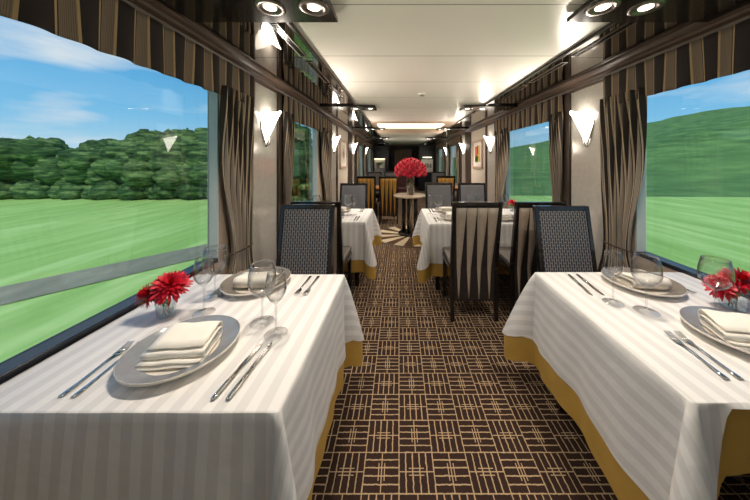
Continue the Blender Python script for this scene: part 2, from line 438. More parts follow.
def downlight(loc, label):
    t = thing('downlight_panel', label, 'light', loc, 0, 'black twin downlight panels')
    b = MB(); b.box(-.365, .365, -.13, .13, -.022, 0); b.build('mounting_plate', M['black'], t, bevel=.002)
    for x in (.085, .285):
        b = MB(); b.lathe([(.027, -.0225), (.040, -.0245), (.042, -.027), (.062, -.028), (.068, -.024), (.068, -.0225)], 32, (x, 0, 0))
        r = b.build('lamp_ring', M['ring'], t, True)
        b = MB(); b.lathe([(0, -.0250), (.026, -.0250), (.028, -.0235)], 28, (x, 0, 0)); b.build('lamp', M['lamp'], r, True)
    return t
def spot(x, y, z, e, size=R(115)):
    l = bpy.data.lights.new('downlight_beam', 'SPOT'); l.energy = e; l.spot_size = size; l.spot_blend = .9
    l.color = (1, .88, .74); l.shadow_soft_size = .045
    o = bpy.data.objects.new('downlight_beam', l); C.objects.link(o); o.location = (x, y, z); return o
SP = 37
dl = None
for yc, e in ((-1.25, SP * .4), (1.19, SP), (3.53, SP), (5.9, SP), (8.4, 14), (11.2, 8)):  # row behind the camera: unseen beams added for foreground light, without panels
    for side, xc in (('left', -.675), ('right', 1.215)):
        near = {1.19: 'nearest the camera', 3.53: 'second from the camera', 5.9: 'level with the ceiling light', 8.4: 'beyond the ceiling light', 11.2: 'at the far end'}.get(yc)
        if yc > 0:
            lab = 'black twin downlight panel on the %s mirror strip, %s' % (side, near)
            if dl is None: dl = downlight((xc, yc, CZ), lab)
            else: dup(dl, (xc, yc, CZ), PI if side == 'right' else 0, lab)
        for dx in (.085, .285): spot(xc + (dx if side == 'left' else -dx), yc, CZ - .035, e)
# ventilation grilles in the mirror
v = None
for side, x in (('left', -.66), ('right', 1.215)):
    for nm, y in (('nearest', 1.55), ('middle', 2.15), ('farthest', 2.75)):
        lab = 'narrow slotted air grille in the %s ceiling mirror, %s of three' % (side, nm)
        if v is None:
            v = thing('air_grille', lab, 'vent', (x, y, CZ), 0, 'slotted air grilles in the ceiling mirror')
            b = MB()
            for a in ((-.022, -.017), (.017, .022)): b.box(a[0], a[1], -.25, .25, -.006, 0)
            b.box(-.017, .017, -.25, -.245, -.006, 0); b.box(-.017, .017, .245, .25, -.006, 0); b.build('grille_frame', M['wood'], v)
            b = MB()
            for k in range(24): b.box(-.017, .017, -.24 + k * .0204, -.231 + k * .0204, -.004, -.001)
            b.box(-.017, .017, -.245, .245, -.001, 0); b.build('slats', M['black'], v)
        else: dup(v, (x, y, CZ), 0, lab)

# ------------------------------------------------------------------ curtains, valances
def valance(X, s, a, c, label):
    V = []; F = []; U = []; n = int((c - a) / .012); m = 8; L = (c - a)
    for k in range(m + 1):
        z = 2.03 - .235 * k / m
        for i in range(n + 1):
            y = a + L * i / n; o = .055 + (.005 + .007 * k / m) * math.sin(2 * PI * y / .132 + .6) + .004 * k / m * math.sin(y * 31)
            V.append((X - s * o, y, z - .002 * (k / m) * math.sin(2 * PI * y / .132))); U.append((y + .01 * math.sin(y * 19) * k / m, z))
    for k in range(m):
        for i in range(n):
            q = k * (n + 1) + i; F.append((q, q + 1, q + n + 2, q + n + 1))
    b = MB(); b.add(V, F, U); o = b.build('valance', M['valance'], None, True, solid=.004)
    return tag(o, label, 'valance', 'striped valances over the windows')
def curtain(X, s, ya, yb, ytie, label, tie=.74, zb=.34):
    t = thing('curtain', label, 'curtain', (X, (ya + yb) / 2, zb), 0, 'striped curtains held by tiebacks')
    V = []; F = []; U = []; n = 96; m = 30; yc0 = (ya + yb) / 2; W = yb - ya
    for k in range(m + 1):
        z = 1.86 + (zb - 1.86) * k / m
        g = math.exp(-((z - tie) / (.20 if z < tie else .42)) ** 2)
        w = W * (1 - .42 * g); c = yc0 + (ytie - yc0) * (g if z > tie else max(g, .6)); am = .024 - .008 * g
        for i in range(n + 1):
            q = i / n; y = c + (q - .5) * w
            o = .052 + am * math.sin(2 * PI * 6 * q + .4 * math.sin(z * 3)) + .006 * math.sin(2 * PI * 13 * q + z * 2)
            V.append((-s * o, y - yc0, z - zb)); U.append((q * .46 + .02 * math.sin(z * 2), z))
    for k in range(m):
        for i in range(n):
            q = k * (n + 1) + i; F.append((q, q + 1, q + n + 2, q + n + 1))
    b = MB(); b.add(V, F, U); b.build('drape', M['curtain'], t, True, solid=.003)
    b = MB(); w = W * .31; P = []
    for i in range(25):
        a = 2 * PI * i / 24; P.append((-s * (.052 + .040 * math.cos(a)), ytie - yc0 + w * math.sin(a), tie - zb + .008 * math.cos(a)))
    b.tube(P, .006, 6); b.build('tieback', M['darkwood'], t, True)
cl = [(1.66, 1.98, 1.83, 'between the nearest window and its sconce'), (2.58, 2.78, 2.66, 'near side of the second window'),
      (3.82, 4.36, 4.18, 'far side of the second window'), (7.0, 7.3, 7.1, 'near side of the third window'), (8.4, 8.7, 8.6, 'far side of the third window'),
      (9.35, 9.6, 9.45, 'near side of the fourth window'), (10.8, 11.05, 10.95, 'far side of the fourth window')]
vl = [(.12, 2.06, 'nearest'), (2.58, 4.41, 'second'), (6.95, 8.72, 'third'), (9.3, 11.05, 'fourth')]
for X, s, sd in ((XL, -1, 'left'), (XR, 1, 'right')):
    for a, c, y, w in cl:
        if a == 1.66: a, c, y = (a, 2.03, 1.88) if s < 0 else (1.705, 2.10, 1.93)
        curtain(X, s, a, c, y, 'striped brown curtain tied back, %s on the %s wall' % (w, sd))
    for a, c, w in vl: valance(X, s, a, c, 'brown and gold striped valance above the %s window on the %s wall' % (w, sd))

# ------------------------------------------------------------------ sconces
def sconce(X, s, y, lab):
    t = thing('wall_sconce', lab, 'wall lamp', (X, y, 1.52), 0, 'white folded glass wall sconces')
    off = .016
    V = []; U = []; F = []; n = 16; m = 8
    for k in range(m + 1):
        f = k / m
        for i in range(n + 1):
            a = PI * (i / n); wv = .035 * abs(math.sin(a * 1.5 + .4)) if k == m else .035 * abs(math.sin(a * 1.5 + .4)) * f * f
            ry = .098 * f ** .9; rx = .085 * f
            y_ = -math.cos(a) * ry + .055 * f * math.sin(a) ** 2; o = off + math.sin(a) * rx * (1 + .25 * math.sin(a) ** 3)
            z = .25 * f + .055 * f * math.sin(a) ** 2 - (.012 * abs(math.sin(a * 3.5 + .8)) if k == m else 0)
            V.append((-s * o, y_, z)); U.append((y_, z))
    for k in range(m):
        for i in range(n):
            q = k * (n + 1) + i; F.append((q, q + 1, q + n + 2, q + n + 1))
    b = MB(); b.add(V, F, U); b.build('glass_shade', M['shade'], t, False, solid=.003)
    b = MB(); o = sorted((-s * .0145, -s * .024))
    b.add([(-s * .018, -.05, .02), (-s * .018, .05, .02), (-s * .018, .09, .2), (-s * .018, -.09, .2), (-s * .018, 0, -.03)], [(0, 1, 2, 3), (4, 1, 0)])
    b.build('wall_plate', M['steel'], t, solid=.006)
    l = bpy.data.lights.new('sconce_bulb', 'SPOT'); l.energy = SC if y > 0 else SC * .45; l.color = (1, .88, .74); l.shadow_soft_size = 0; l.spot_size = R(165); l.spot_blend = 1
    lo = bpy.data.objects.new('sconce_bulb', l); C.objects.link(lo); lo.location = (X - s * .15, y + .02, 1.69); lo.rotation_euler = Vector((s * .9, 0, -.45)).to_track_quat('Z', 'Y').to_euler()
    b = MB(); b.tube([(-s * .02, 0, -.02), (-s * .05, 0, .0), (-s * .055, 0, .05)], .006); b.build('bracket', M['steel'], t, True)
SC = 46
for X, s, sd in ((XL, -1, 'left'), (XR, 1, 'right')):
    for y, w in ((-.09, 'added unseen behind the camera'), (2.29, 'first'), (4.68, 'second'), (6.65, 'third'), (8.98, 'fourth')):  # pair behind the camera is unseen, added to light the near ceiling
        sconce(X, s, y, 'lit white folded glass sconce, %s along the %s wall from the camera' % (w, sd))

# ------------------------------------------------------------------ pictures
def picture(X, s, lab, cols, fr='frame_lt'):
    t = thing('framed_painting', lab, 'picture', (X, 5.46, 1.20), 0)
    x = lambda a, c: sorted((-s * a, -s * c)); W = .34; H = .60
    b = MB()
    for ya, yb, za, zb in ((-W, W, 0, .05), (-W, W, H - .05, H), (-W, -W + .05, .05, H - .05), (W - .05, W, .05, H - .05)): b.box(*x(.014, .045), ya, yb, za, zb)
    b.build('frame', M[fr], t, bevel=.006)
    b = MB(); b.box(*x(.014, .022), -W + .05, W - .05, .05, H - .05); b.build('mat_board', M['white'], t)
    b = MB()
    for (ya, yb, za, zb, mi) in cols: b.box(*x(.0225, .0245), ya, yb, za, zb, mi)
    b.build('painted_sheet', [M['paint%d' % i] for i in range(5)], t)
picture(XR, 1, 'framed abstract painting in red, yellow and green on the right wall',
        [(-.17, -.06, .14, .48, 1), (-.06, .03, .30, .48, 3), (.03, .17, .26, .46, 0), (-.06, .17, .13, .26, 2), (-.03, .08, .18, .30, 1), (.08, .17, .13, .20, 4)])
picture(XL, -1, 'pale framed painting with green and red dabs on the left wall',
        [(-.16, .16, .12, .50, 4), (-.02, .05, .20, .42, 2), (-.10, -.05, .30, .36, 0), (.06, .11, .24, .34, 1)])

# ------------------------------------------------------------------ chairs
CH = {}
def make_chair(kind):
    fab = {'taupe': 'pleat', 'gold': 'goldpleat'}[kind]
    t = thing('dining_chair', None, 'chair'); W = .205; ln = .11
    yb = lambda z: -.21 - ln * max(0, z - .45) / .585
    for s in (-1, 1):                                        # rear legs run up to the seat
        b = MB(); x0, x1 = sorted((s * W, s * (W - .032)))
        lo = [(x0, -.245, 0), (x1, -.245, 0), (x1, -.205, 0), (x0, -.205, 0)]
        hi = [(x0, yb(.45) - .02, .45), (x1, yb(.45) - .02, .45), (x1, yb(.45) + .02, .45), (x0, yb(.45) + .02, .45)]
        b.hexa(lo, hi); b.build('leg', M['black'], t, bevel=.003)
        b = MB(); x0, x1 = sorted((s * (W - .005), s * (W - .04))); m = s * (W - .02)
        b.hexa([(m - .013, .165, 0), (m + .013, .165, 0), (m + .013, .195, 0), (m - .013, .195, 0)],
               [(x0, .16, .40), (x1, .16, .40), (x1, .20, .40), (x0, .20, .40)]); b.build('leg', M['black'], t, bevel=.003)
    b = MB()
    for s in (-1, 1):
        x0, x1 = sorted((s * W, s * (W - .030)))
        b.hexa([(x0, yb(.45) - .02, .45), (x1, yb(.45) - .02, .45), (x1, yb(.45) + .02, .45), (x0, yb(.45) + .02, .45)],
               [(x0, yb(1.035) - .02, 1.035), (x1, yb(1.035) - .02, 1.035), (x1, yb(1.035) + .02, 1.035), (x0, yb(1.035) + .02, 1.035)])
    b.hexa([(-W + .03, yb(1) - .02, 1.0), (W - .03, yb(1) - .02, 1.0), (W - .03, yb(1) + .02, 1.0), (-W + .03, yb(1) + .02, 1.0)],
           [(-W + .03, yb(1.035) - .02, 1.035), (W - .03, yb(1.035) - .02, 1.035), (W - .03, yb(1.035) + .02, 1.035), (-W + .03, yb(1.035) + .02, 1.035)])
    b.build('back_frame', M['black'], t, bevel=.004)
    b = MB(); a = W - .03                                    # upholstered front of the back
    b.hexa([(-a, yb(.5) - .002, .47), (a, yb(.5) - .002, .47), (a, yb(.5) + .026, .47), (-a, yb(.5) + .026, .47)],
           [(-a, yb(1) - .002, 1.0), (a, yb(1) - .002, 1.0), (a, yb(1) + .022, 1.0), (-a, yb(1) + .022, 1.0)])
    b.build('backrest', M['hexfab'], t, bevel=.008)
    b = MB()
    b.hexa([(-a, -.222, .17), (a, -.222, .17), (a, -.206, .17), (-a, -.206, .17)], [(-a, yb(.45) - .012, .45), (a, yb(.45) - .012, .45), (a, yb(.45) - .002, .45), (-a, yb(.45) - .002, .45)])
    b.hexa([(-a, yb(.45) - .012, .45), (a, yb(.45) - .012, .45), (a, yb(.45) - .003, .45), (-a, yb(.45) - .003, .45)],
           [(-a, yb(1) - .012, 1.0), (a, yb(1) - .012, 1.0), (a, yb(1) - .003, 1.0), (-a, yb(1) - .003, 1.0)])
    bp = b.build('back_panel', M['dpanel'], t)
    for q in range(4):
        xc = -a + (q + .5) * (2 * a / 4); V = []; F = []; ms = 12
        for k in range(ms + 1):
            f = k / ms; z = .985 - .80 * f; w = .0425 * (1 - .93 * f) + .001; yy = yb(z) - .013
            sh = (-.018 if q < 2 else .018) * f * 0
            for (dx, dy) in ((-1, 0), (-.5, -.010), (0, -.014), (.5, -.010), (1, 0)):
                V.append((xc + sh + dx * w, yy + dy * (1 - .5 * f), z))
        for k in range(ms):
            for i in range(4): p = k * 5 + i; F.append((p, p + 1, p + 6, p + 5))
        F.append((0, 5 * 0 + 4, 3, 2, 1)); F.append(tuple(5 * ms + i for i in range(5)))
        b = MB(); b.add(V, F); b.build('pleat', M[fab], bp, True)
    b = MB(); b.box(-W + .002, W - .002, -.185, .205, .395, .44); b.build('seat_frame', M['black'], t, bevel=.004)
    b = MB(); b.box(-W + .004, W - .004, -.18, .215, .44, .495); b.build('seat', M['seatfab'], t, bevel=.018)
    return t
def chair(kind, x, y, face, label, group=None):     # y = where the back legs stand; face +1 looks to +Y
    rz = 0 if face > 0 else PI; cy = y + .22 * face
    if kind not in CH:
        CH[kind] = make_chair(kind); c = CH[kind]; c.location = (x, cy, 0); c.rotation_euler = (0, 0, rz)
    else: c = dup(CH[kind], (x, cy, 0), rz)
    c['label'] = label; c['category'] = 'chair'
    c['group'] = group or 'black framed dining chairs with wave patterned fronts'
    return c
chair('taupe', -.705, 1.92, -1, 'black framed chair with blue and white wave patterned back behind the front left table')
chair('taupe', 1.215, 1.86, -1, 'black framed chair with wave patterned back behind the front right table')
chair('taupe', -.690, 2.26, 1, 'chair whose taupe seat shows at the near side of the second left table')
chair('taupe', .645, 2.24, 1, 'chair with taupe pleated rear, nearer the aisle at the second right table')
chair('taupe', 1.165, 2.24, 1, 'chair with taupe pleated rear, nearer the window at the second right table')
chair('taupe', -.67, 3.78, -1, 'dark backed chair at the far side of the second left table')
chair('taupe', .60, 3.84, -1, 'dark backed chair nearer the aisle, far side of the second right table')
chair('taupe', 1.10, 3.84, -1, 'dark backed chair nearer the window, far side of the second right table')
GG = 'gold striped chairs in the far section'
chair('gold', -.70, 5.62, 1, 'gold pleated chair near the left wall in the far section', GG)
chair('gold', -.225, 5.62, 1, 'gold pleated chair beside the aisle, left of the round flower table', GG)
chair('gold', 1.02, 5.75, 1, 'gold pleated chair right of the round flower table', GG)
chair('gold', -.70, 7.45, -1, 'dark backed chair at the far side of the left wooden table', GG)
chair('gold', -.225, 7.45, -1, 'dark backed aisle chair at the far side of the left wooden table', GG)
chair('gold', 1.15, 7.55, -1, 'dark backed chair at the far side of the right wooden table', GG)

# ------------------------------------------------------------------ tables and cloths
def table(x0, x1, y0, y1, label, top='darkwood', z=.715):
    t = thing('dining_table', label, 'table', ((x0 + x1) / 2, (y0 + y1) / 2, 0), 0, 'dining tables'); w = (x1 - x0) / 2; h = (y1 - y0) / 2
    b = MB(); b.box(-w + .006, w - .006, -h + .006, h - .006, z - .028, z - .004); b.build('tabletop', M[top], t, bevel=.003)
    for sx in (-1, 1):
        for sy in (-1, 1):
            b = MB(); X = sx * (w - .10); Y = sy * (h - .09); b.box(X - .022, X + .022, Y - .022, Y + .022, 0, z - .028); b.build('leg', M['black'], t, bevel=.003)
    b = MB()
    for sx in (-1, 1): b.box(sx * (w - .10) - .01, sx * (w - .10) + .01, -h + .115, h - .115, z - .09, z - .028)
    for sy in (-1, 1): b.box(-w + .125, w - .125, sy * (h - .09) - .01, sy * (h - .09) + .01, z - .09, z - .028)
    b.build('apron', M['darkwood'], t)
def cloth_edge(x0, x1, y0, y1, D, wallside, flare, cf, bump):
    # D: drops for the F,R,B,L sides
    rc = .010; P = []                                    # (tx,ty,ox,oy,drop,flare,wavephase)
    sides = [('F', (x0, y0), (x1, y0), (0, -1)), ('R', (x1, y0), (x1, y1), (1, 0)), ('B', (x1, y1), (x0, y1), (0, 1)), ('L', (x0, y1), (x0, y0), (-1, 0))]
    arc = 0
    for k, (nm, a, c, o) in enumerate(sides):
        L = math.hypot(c[0] - a[0], c[1] - a[1]); n = int(L / .014)
        w_here = nm == wallside
        for i in range(n + 1):
            f = rc / L + (1 - 2 * rc / L) * i / n; tx = a[0] + (c[0] - a[0]) * f; ty = a[1] + (c[1] - a[1]) * f
            e = min(f, 1 - f) * L; cn = math.exp(-(e / .10) ** 2)
            fl = 0 if w_here else flare * (.7 + .5 * math.exp(-(e / .30) ** 2)) - .030 * cn
            dr = D[nm] + (0 if w_here else .03 * math.exp(-(e / .25) ** 2)) * (D[nm] > .1)
            nearw = (nm, f > .5) in (('F', wallside == 'R'), ('B', wallside == 'L'))
            if max(D.values()) - D[nm] > .2 and not w_here and not nearw: dr += (max(D.values()) + .02 - D[nm]) * max(0, 1 - e / .085); fl = fl + .03 * max(0, 1 - e / .085)
            P.append((tx, ty, o[0], o[1], dr, fl, arc + L * f, 0 if w_here else min(1, e / .06) * (D[nm] > .1)))
        arc += L
        nn, na, nc, no = sides[(k + 1) % 4]; touch = w_here or nn == wallside
        cx, cy = c[0] - (rc if c[0] == x1 else -rc), c[1] - (rc if c[1] == y1 else -rc)
        a0 = math.atan2(o[1], o[0]); m = 12
        for i in range(1, m):
            f = i / m; a_ = a0 + f * PI / 2; ox, oy = math.cos(a_), math.sin(a_)
            tx, ty = cx + rc * ox, cy + rc * oy; sb = math.sin(PI * f)
            if touch:
                if w_here: g = f
                else: g = 1 - f
                if nn == wallside or w_here:
                    xo = 0.0; 
                dr = D[nm] * (1 - f) + D[nn] * f; fl = flare * (1 - (f if nn == wallside else 1 - f)) * .4
                P.append((tx, ty, 0, oy, dr, fl, arc, 0))
            else:
                lo, hi = D[nm], D[nn]
                dr = lo * (1 - f) + hi * f + bump * sb if abs(hi - lo) < .2 else max(lo, hi) + .02 + bump * sb
                fl = flare * .5 + cf * 1.3 * sb ** .8
                P.append((tx, ty, ox, oy, dr, fl, arc, 0))
    return P
def cloth(name, x0, x1, y0, y1, z, D, RD, wallside, mat, label, group, fs, seed, gap):
    # RD: drops of the cloth whose shape this one follows, gap: how far inside it hangs
    P = cloth_edge(x0, x1, y0, y1, D, wallside, .045 * fs, .13 * fs, .07)
    Q = cloth_edge(x0, x1, y0, y1, RD, wallside, .045 * fs, .13 * fs, .07)
    rows = [(0, 0)] + [(.004, .3)] + [(q / 12, None) for q in range(1, 13)]
    V = []; U = []; F = []; n = len(P)
    for ri, (f, sp) in enumerate(rows):
        for (tx, ty, ox, oy, dr, _f, s, wv), (_1, _2, _3, _4, rd, fl, _5, _6) in zip(P, Q):
            d = dr * f; g = min(1, d / rd)
            o = .004 * (ri > 0) + fl * g ** .85 * (rd / .36 if rd > .1 else .3) - gap * min(1, d / .03) * (fl > 0) + .006 * wv * g * (math.sin(s * 2 * PI / .31 + seed) + .6 * math.sin(s * 2 * PI / .17 + 2 * seed))
            zz = z - (0 if ri == 0 else dr * f) + .006 * math.sin(s * 9 + seed) * g * wv
            V.append((tx + ox * o, ty + oy * o, zz)); U.append((tx + ox * (dr * f), ty + oy * dr * f))
    for k in range(len(rows) - 1):
        for i in range(n):
            j = (i + 1) % n; F.append((k * n + i, (k + 1) * n + i, (k + 1) * n + j, k * n + j))
    F.append(tuple(range(n)))
    b = MB(); b.add(V, F, U); ob = b.build(name, mat, None, True)
    ob.data.polygons[len(F) - 1].use_smooth = False
    for p in ob.data.polygons:                             # keep the top flat shaded, edge crisp
        if p.index < n: p.use_smooth = False
    return tag(ob, label, 'tablecloth', group)
def dressed(x0, x1, y0, y1, wallside, nm, D, DY, seed=0, fs=1.0):
    table(x0, x1, y0, y1, 'dark four legged table hidden under the cloths of the %s table' % nm)
    cloth('underlay_cloth', x0, x1, y0, y1, .7145, DY, D, wallside, M['ycloth'], 'golden yellow undercloth showing below the white cloth of the %s table' % nm,
          'golden undercloths', fs, seed, .012)
    cloth('tablecloth', x0, x1, y0, y1, .7195, D, D, wallside, M['cloth'],
          'white striped damask tablecloth draped over the %s table' % nm, 'white damask tablecloths', fs, seed, 0)
dressed(-1.165, -.318, .685, 1.50, 'L', 'front left', dict(F=.36, R=.36, B=.36, L=.01), dict(F=.50, R=.50, B=.50, L=.01), 1, .6)
dressed(.802, 1.655, .712, 1.53, 'R', 'front right', dict(F=.008, R=.01, B=.36, L=.36), dict(F=.175, R=.01, B=.50, L=.50), 2, .85)
dressed(-1.055, -.36, 2.77, 3.53, 'L', 'second left', dict(F=.37, R=.34, B=.34, L=.01), dict(F=.50, R=.46, B=.46, L=.01), 3, .75)
dressed(.31, 1.545, 2.69, 3.53, 'R', 'second right', dict(F=.37, R=.01, B=.34, L=.34), dict(F=.50, R=.01, B=.46, L=.46), 4, .75)
table(-1.06, -.02, 6.15, 6.95, 'bare amber wooden table behind the gold chairs on the left', 'orangewood')
table(.72, 1.55, 6.25, 7.05, 'bare amber wooden table in the far section on the right', 'orangewood')

# ------------------------------------------------------------------ tableware
TZ = .7205
PROTO = {}
def use(key, make, loc, rz, label, group):
    if key not in PROTO:
        o = make(); PROTO[key] = o; o.location = loc; o.rotation_euler = (0, 0, rz); o['label'] = label; o['group'] = group
    else: o = dup(PROTO[key], loc, rz, label, group)
    return o
def mk_plate(rim):
    def f():
        t = thing('charger_plate', None, 'plate')
        b = MB(); b.lathe([(0, .004), (.098, .004), (.102, .006)], 56); b.build('well', M['porc'], t, True)
        b = MB(); b.lathe([(.102, .006), (.108, .011), (.158, .028), (.162, .0325)], 64); b.build('rim', M[rim], t, True)
        b = MB(); b.lathe([(.162, .0325), (.1645, .031), (.163, .025), (.108, .0), (.100, 0), (0, .0005)], 64); b.build('underside', M['porc'], t, True)
        return t
    return f
def mk_napkin():
    t = thing('napkin', None, 'napkin')
    def ribbon(pts, w0, w1, th):
        pts = [(y * 1.12, .006 + (z - .006) * 1.35) for y, z in pts]; w0 *= 1.08; w1 *= 1.08
        V = []; F = []; n = 9
        for (y, z) in pts:
            for i in range(n):
                q = -1 + 2 * i / (n - 1); V.append((q * (w0 + (w1 - w0) * (y + .06) / .12), y, z + .0015 * math.sin(q * 5 + z * 90)))
        for k in range(len(pts) - 1):
            for i in range(n - 1): p = k * n + i; F.append((p, p + 1, p + n + 1, p + n))
        return V, F
    def arc(cy, cz, r, a0, a1, n=8): return [(cy + r * math.cos(a0 + (a1 - a0) * i / n), cz + r * math.sin(a0 + (a1 - a0) * i / n)) for i in range(n + 1)]
    P = [(-.072, .0085), (-.03, .0075), (.02, .0075)] + arc(.036, .020, .0125, -PI / 2, PI / 2) + [(.0, .0315), (-.036, .027)] + arc(-.052, .0195, .0075, PI / 2, PI * 1.5)[::1]
    P2 = [(-.045, .0125)] + [(.0, .0125), (.018, .0135)] + arc(.026, .020, .0065, -PI / 2, PI / 2) + [(-.01, .026), (-.03, .022)]
    P3 = [(-.050, .0335), (-.02, .0365)] + [(.015, .043)] + arc(.040, .030, .0165, PI / 2, -PI / 2, 10) + [(.02, .0105)]
    b = MB()
    for pp, w in ((P, (.088, .078)), (P2, (.084, .074)), (P3, (.080, .076))): b.add(*ribbon(pp, w[0], w[1], .003))
    o = b.build('folded_linen', M['napkin'], t, True, solid=.0036)
    b = MB(); b.add(*ribbon([(-.085, .0065), (-.05, .007), (-.045, .0115), (-.078, .0125)], .085, .085, .003)); b.build('lower_fold', M['napkin'], t, True, solid=.003)
    return t
def mk_glass(H, br, bh, fr=.045):
    def f():
        t = thing('wine_glass', None, 'glass'); s = H - bh
        b = MB(); pr = [(fr - .001, .0004), (fr, .0009), (fr, .0022), (fr - .002, .0028), (fr * .5, .004), (.006, .010), (.0038, .02)]; b.lathe(pr, 36); b.build('foot', M['glass'], t, True)
        b = MB(); b.lathe([(.0038, .02), (.0035, s * .6), (.0045, s - .006), (.010, s)], 16); b.build('stem', M['glass'], t, True)
        b = MB(); out = [(.010, s), (br * .62, s + bh * .12), (br * .92, s + bh * .30), (br, s + bh * .45), (br * .95, s + bh * .70), (br * .80, H)]
        inn = [(r - .0013, z) for r, z in out[::-1]]; inn[-1] = (.004, s + .006)
        b.lathe(out + inn, 40); b.build('bowl', M['glass'], t, True)
        return t
    return f
BIG = mk_glass(.240, .053, .132); MED = mk_glass(.236, .038, .115, .041)
def mk_fork():
    t = thing('fork', None, 'fork')
    b = MB(); b.tube([(0, 0, .003), (0, .03, .003), (0, .07, .0045), (0, .115, .007), (0, .15, .005)], [.0075, .0070, .0045, .0032, .006], 10, flat=.30); b.build('handle', M['steel'], t, True)
    b = MB(); b.tube([(0, .148, .005), (0, .156, .0035), (0, .166, .003)], [.006, .0115, .0125], 10, flat=.16)
    for k in range(4): x = -.0096 + k * .0064; b.tube([(x, .160, .003), (x, .185, .004), (x * .92, .212, .010)], [.0021, .0019, .0012], 6)
    b.build('tines', M['steel'], t, True); return t
def mk_knife():
    t = thing('table_knife', None, 'knife')
    b = MB(); b.tube([(0, 0, .0045), (0, .012, .0045), (0, .06, .0045), (0, .105, .0045)], [.006, .008, .0072, .006], 10, flat=.45); b.build('handle', M['steel'], t, True)
    b = MB(); V = []; F = []; st = [(.104, .006, -.006), (.13, .0075, -.0065), (.19, .008, -.006), (.215, .0055, -.005), (.232, -.003, -.0045)]
    for y, xr, xl in st: V += [(xl, y, .002), (xr, y, .002), (xr * .9, y, .0042), (xl, y, .0048)]
    for k in range(len(st) - 1):
        for i in range(4): j = (i + 1) % 4; F.append((4 * k + i, 4 * k + j, 4 * k + 4 + j, 4 * k + 4 + i))
    F += [(0, 3, 2, 1), tuple(4 * (len(st) - 1) + i for i in range(4))]
    b.add(V, F); b.build('blade', M['steel'], t); return t
def between(fn, key, hx, hy, tx, ty, label, group):
    use(key, fn, (hx, hy, TZ), math.atan2(-(tx - hx), ty - hy), label, group)

def setting_label(a, b): return a + ' ' + b
FL, FR, SL, SR = 'front left table', 'front right table', 'second left table', 'second right table'
PG, NG = 'charger plates', 'folded white napkins'
plates = [('rim', -.735, .890, 0.10, FL, 'near'), ('rimtaupe', -.750, 1.375, PI + .05, FL, 'far'), ('rim', 1.27, .955, -.25, FR, 'near'), ('rimtaupe', 1.27, 1.365, PI - .1, FR, 'far'),
          ('rimtaupe', -.78, 2.95, 0, SL, 'near'), ('rimtaupe', -.78, 3.35, PI, SL, 'far'), ('rimtaupe', .62, 2.92, 0, SR, 'near aisle'), ('rimtaupe', .62, 3.34, PI, SR, 'far aisle'),
          ('rimtaupe', 1.15, 2.92, 0, SR, 'near window'), ('rimtaupe', 1.15, 3.34, PI, SR, 'far window')]
for (k, x, y, rz, tb, wh) in plates:
    use(k, mk_plate(k), (x, y, TZ), 0, 'round %s rimmed charger plate at the %s place of the %s' % ('blue-grey' if k == 'rim' else 'taupe', wh, tb), PG)
    use('nap', mk_napkin, (x, y + (.012 if wh.startswith('near') else -.012), TZ + .0045), rz, 'folded white napkin on the %s plate of the %s' % (wh, tb), NG)
GL = 'stemmed wine glasses'
for (f, k, x, y, lab) in [
    (MED, 'm', -.840, 1.12, 'slim wine glass nearer the flowers on the front left table'), (BIG, 'b', -.885, 1.25, 'wide wine glass beside the flowers on the front left table'),
    (BIG, 'b', -.555, 1.055, 'wide wine glass at the centre of the front left table'), (MED, 'm', -.466, .985, 'slim wine glass nearest the aisle on the front left table'),
    (MED, 'm', .988, 1.20, 'slim wine glass nearest the aisle on the front right table'), (BIG, 'b', 1.075, 1.13, 'wide wine glass between the plates of the front right table'),
    (BIG, 'b', 1.345, 1.105, 'wide wine glass in front of the flowers on the front right table'),
    (BIG, 'b', -.61, 3.13, 'wide wine glass on the second left table'), (MED, 'm', -.545, 3.14, 'slim wine glass nearest the aisle on the second left table'),
    (BIG, 'b', -.98, 3.10, 'wide wine glass near the window on the second left table'),
    (MED, 'm', .385, 3.16, 'slim wine glass nearest the aisle on the second right table'), (BIG, 'b', .47, 3.12, 'wide wine glass near the aisle corner of the second right table'),
    (BIG, 'b', .86, 3.10, 'wide wine glass on the second right table, left of the middle pair'), (MED, 'm', .96, 3.16, 'slim wine glass in the middle of the second right table'),
    (BIG, 'b', 1.30, 3.20, 'wide wine glass beside the small vase on the second right table')]:
    use(k, f, (x, y, TZ), 0, lab, GL)
for (k, q) in (('near', 0), ('far', 0)): pass
KN, FO = 'table knives', 'forks'
for a in [(-.512, .712, -.491, .945, 'table knife beside the near plate of the front left table, nearer the plate'),
          (-.470, .712, -.458, .920, 'table knife beside the near plate of the front left table, nearer the aisle'),
          (-.937, 1.472, -.908, 1.243, 'table knife beside the far plate of the front left table, nearer the window'),
          (-.895, 1.472, -.870, 1.250, 'table knife beside the far plate of the front left table, nearer the plate'),
          (.972, 1.490, .935, 1.250, 'table knife nearest the aisle beside the far plate of the front right table'),
          (1.020, 1.490, .992, 1.250, 'table knife nearer the far plate of the front right table'),
          (-.46, 2.82, -.46, 3.05, 'table knife beside the near plate of the second left table, nearer the aisle'),
          (-.49, 2.82, -.49, 3.05, 'table knife beside the near plate of the second left table, nearer the plate'),
          (.40, 3.48, .40, 3.25, 'table knife nearest the aisle beside the far aisle plate of the second right table'),
          (.435, 3.48, .435, 3.25, 'table knife nearer the far aisle plate of the second right table'),
          (.83, 2.76, .83, 2.99, 'table knife beside the near aisle plate of the second right table')]:
    between(mk_knife, 'knife', *a, KN)
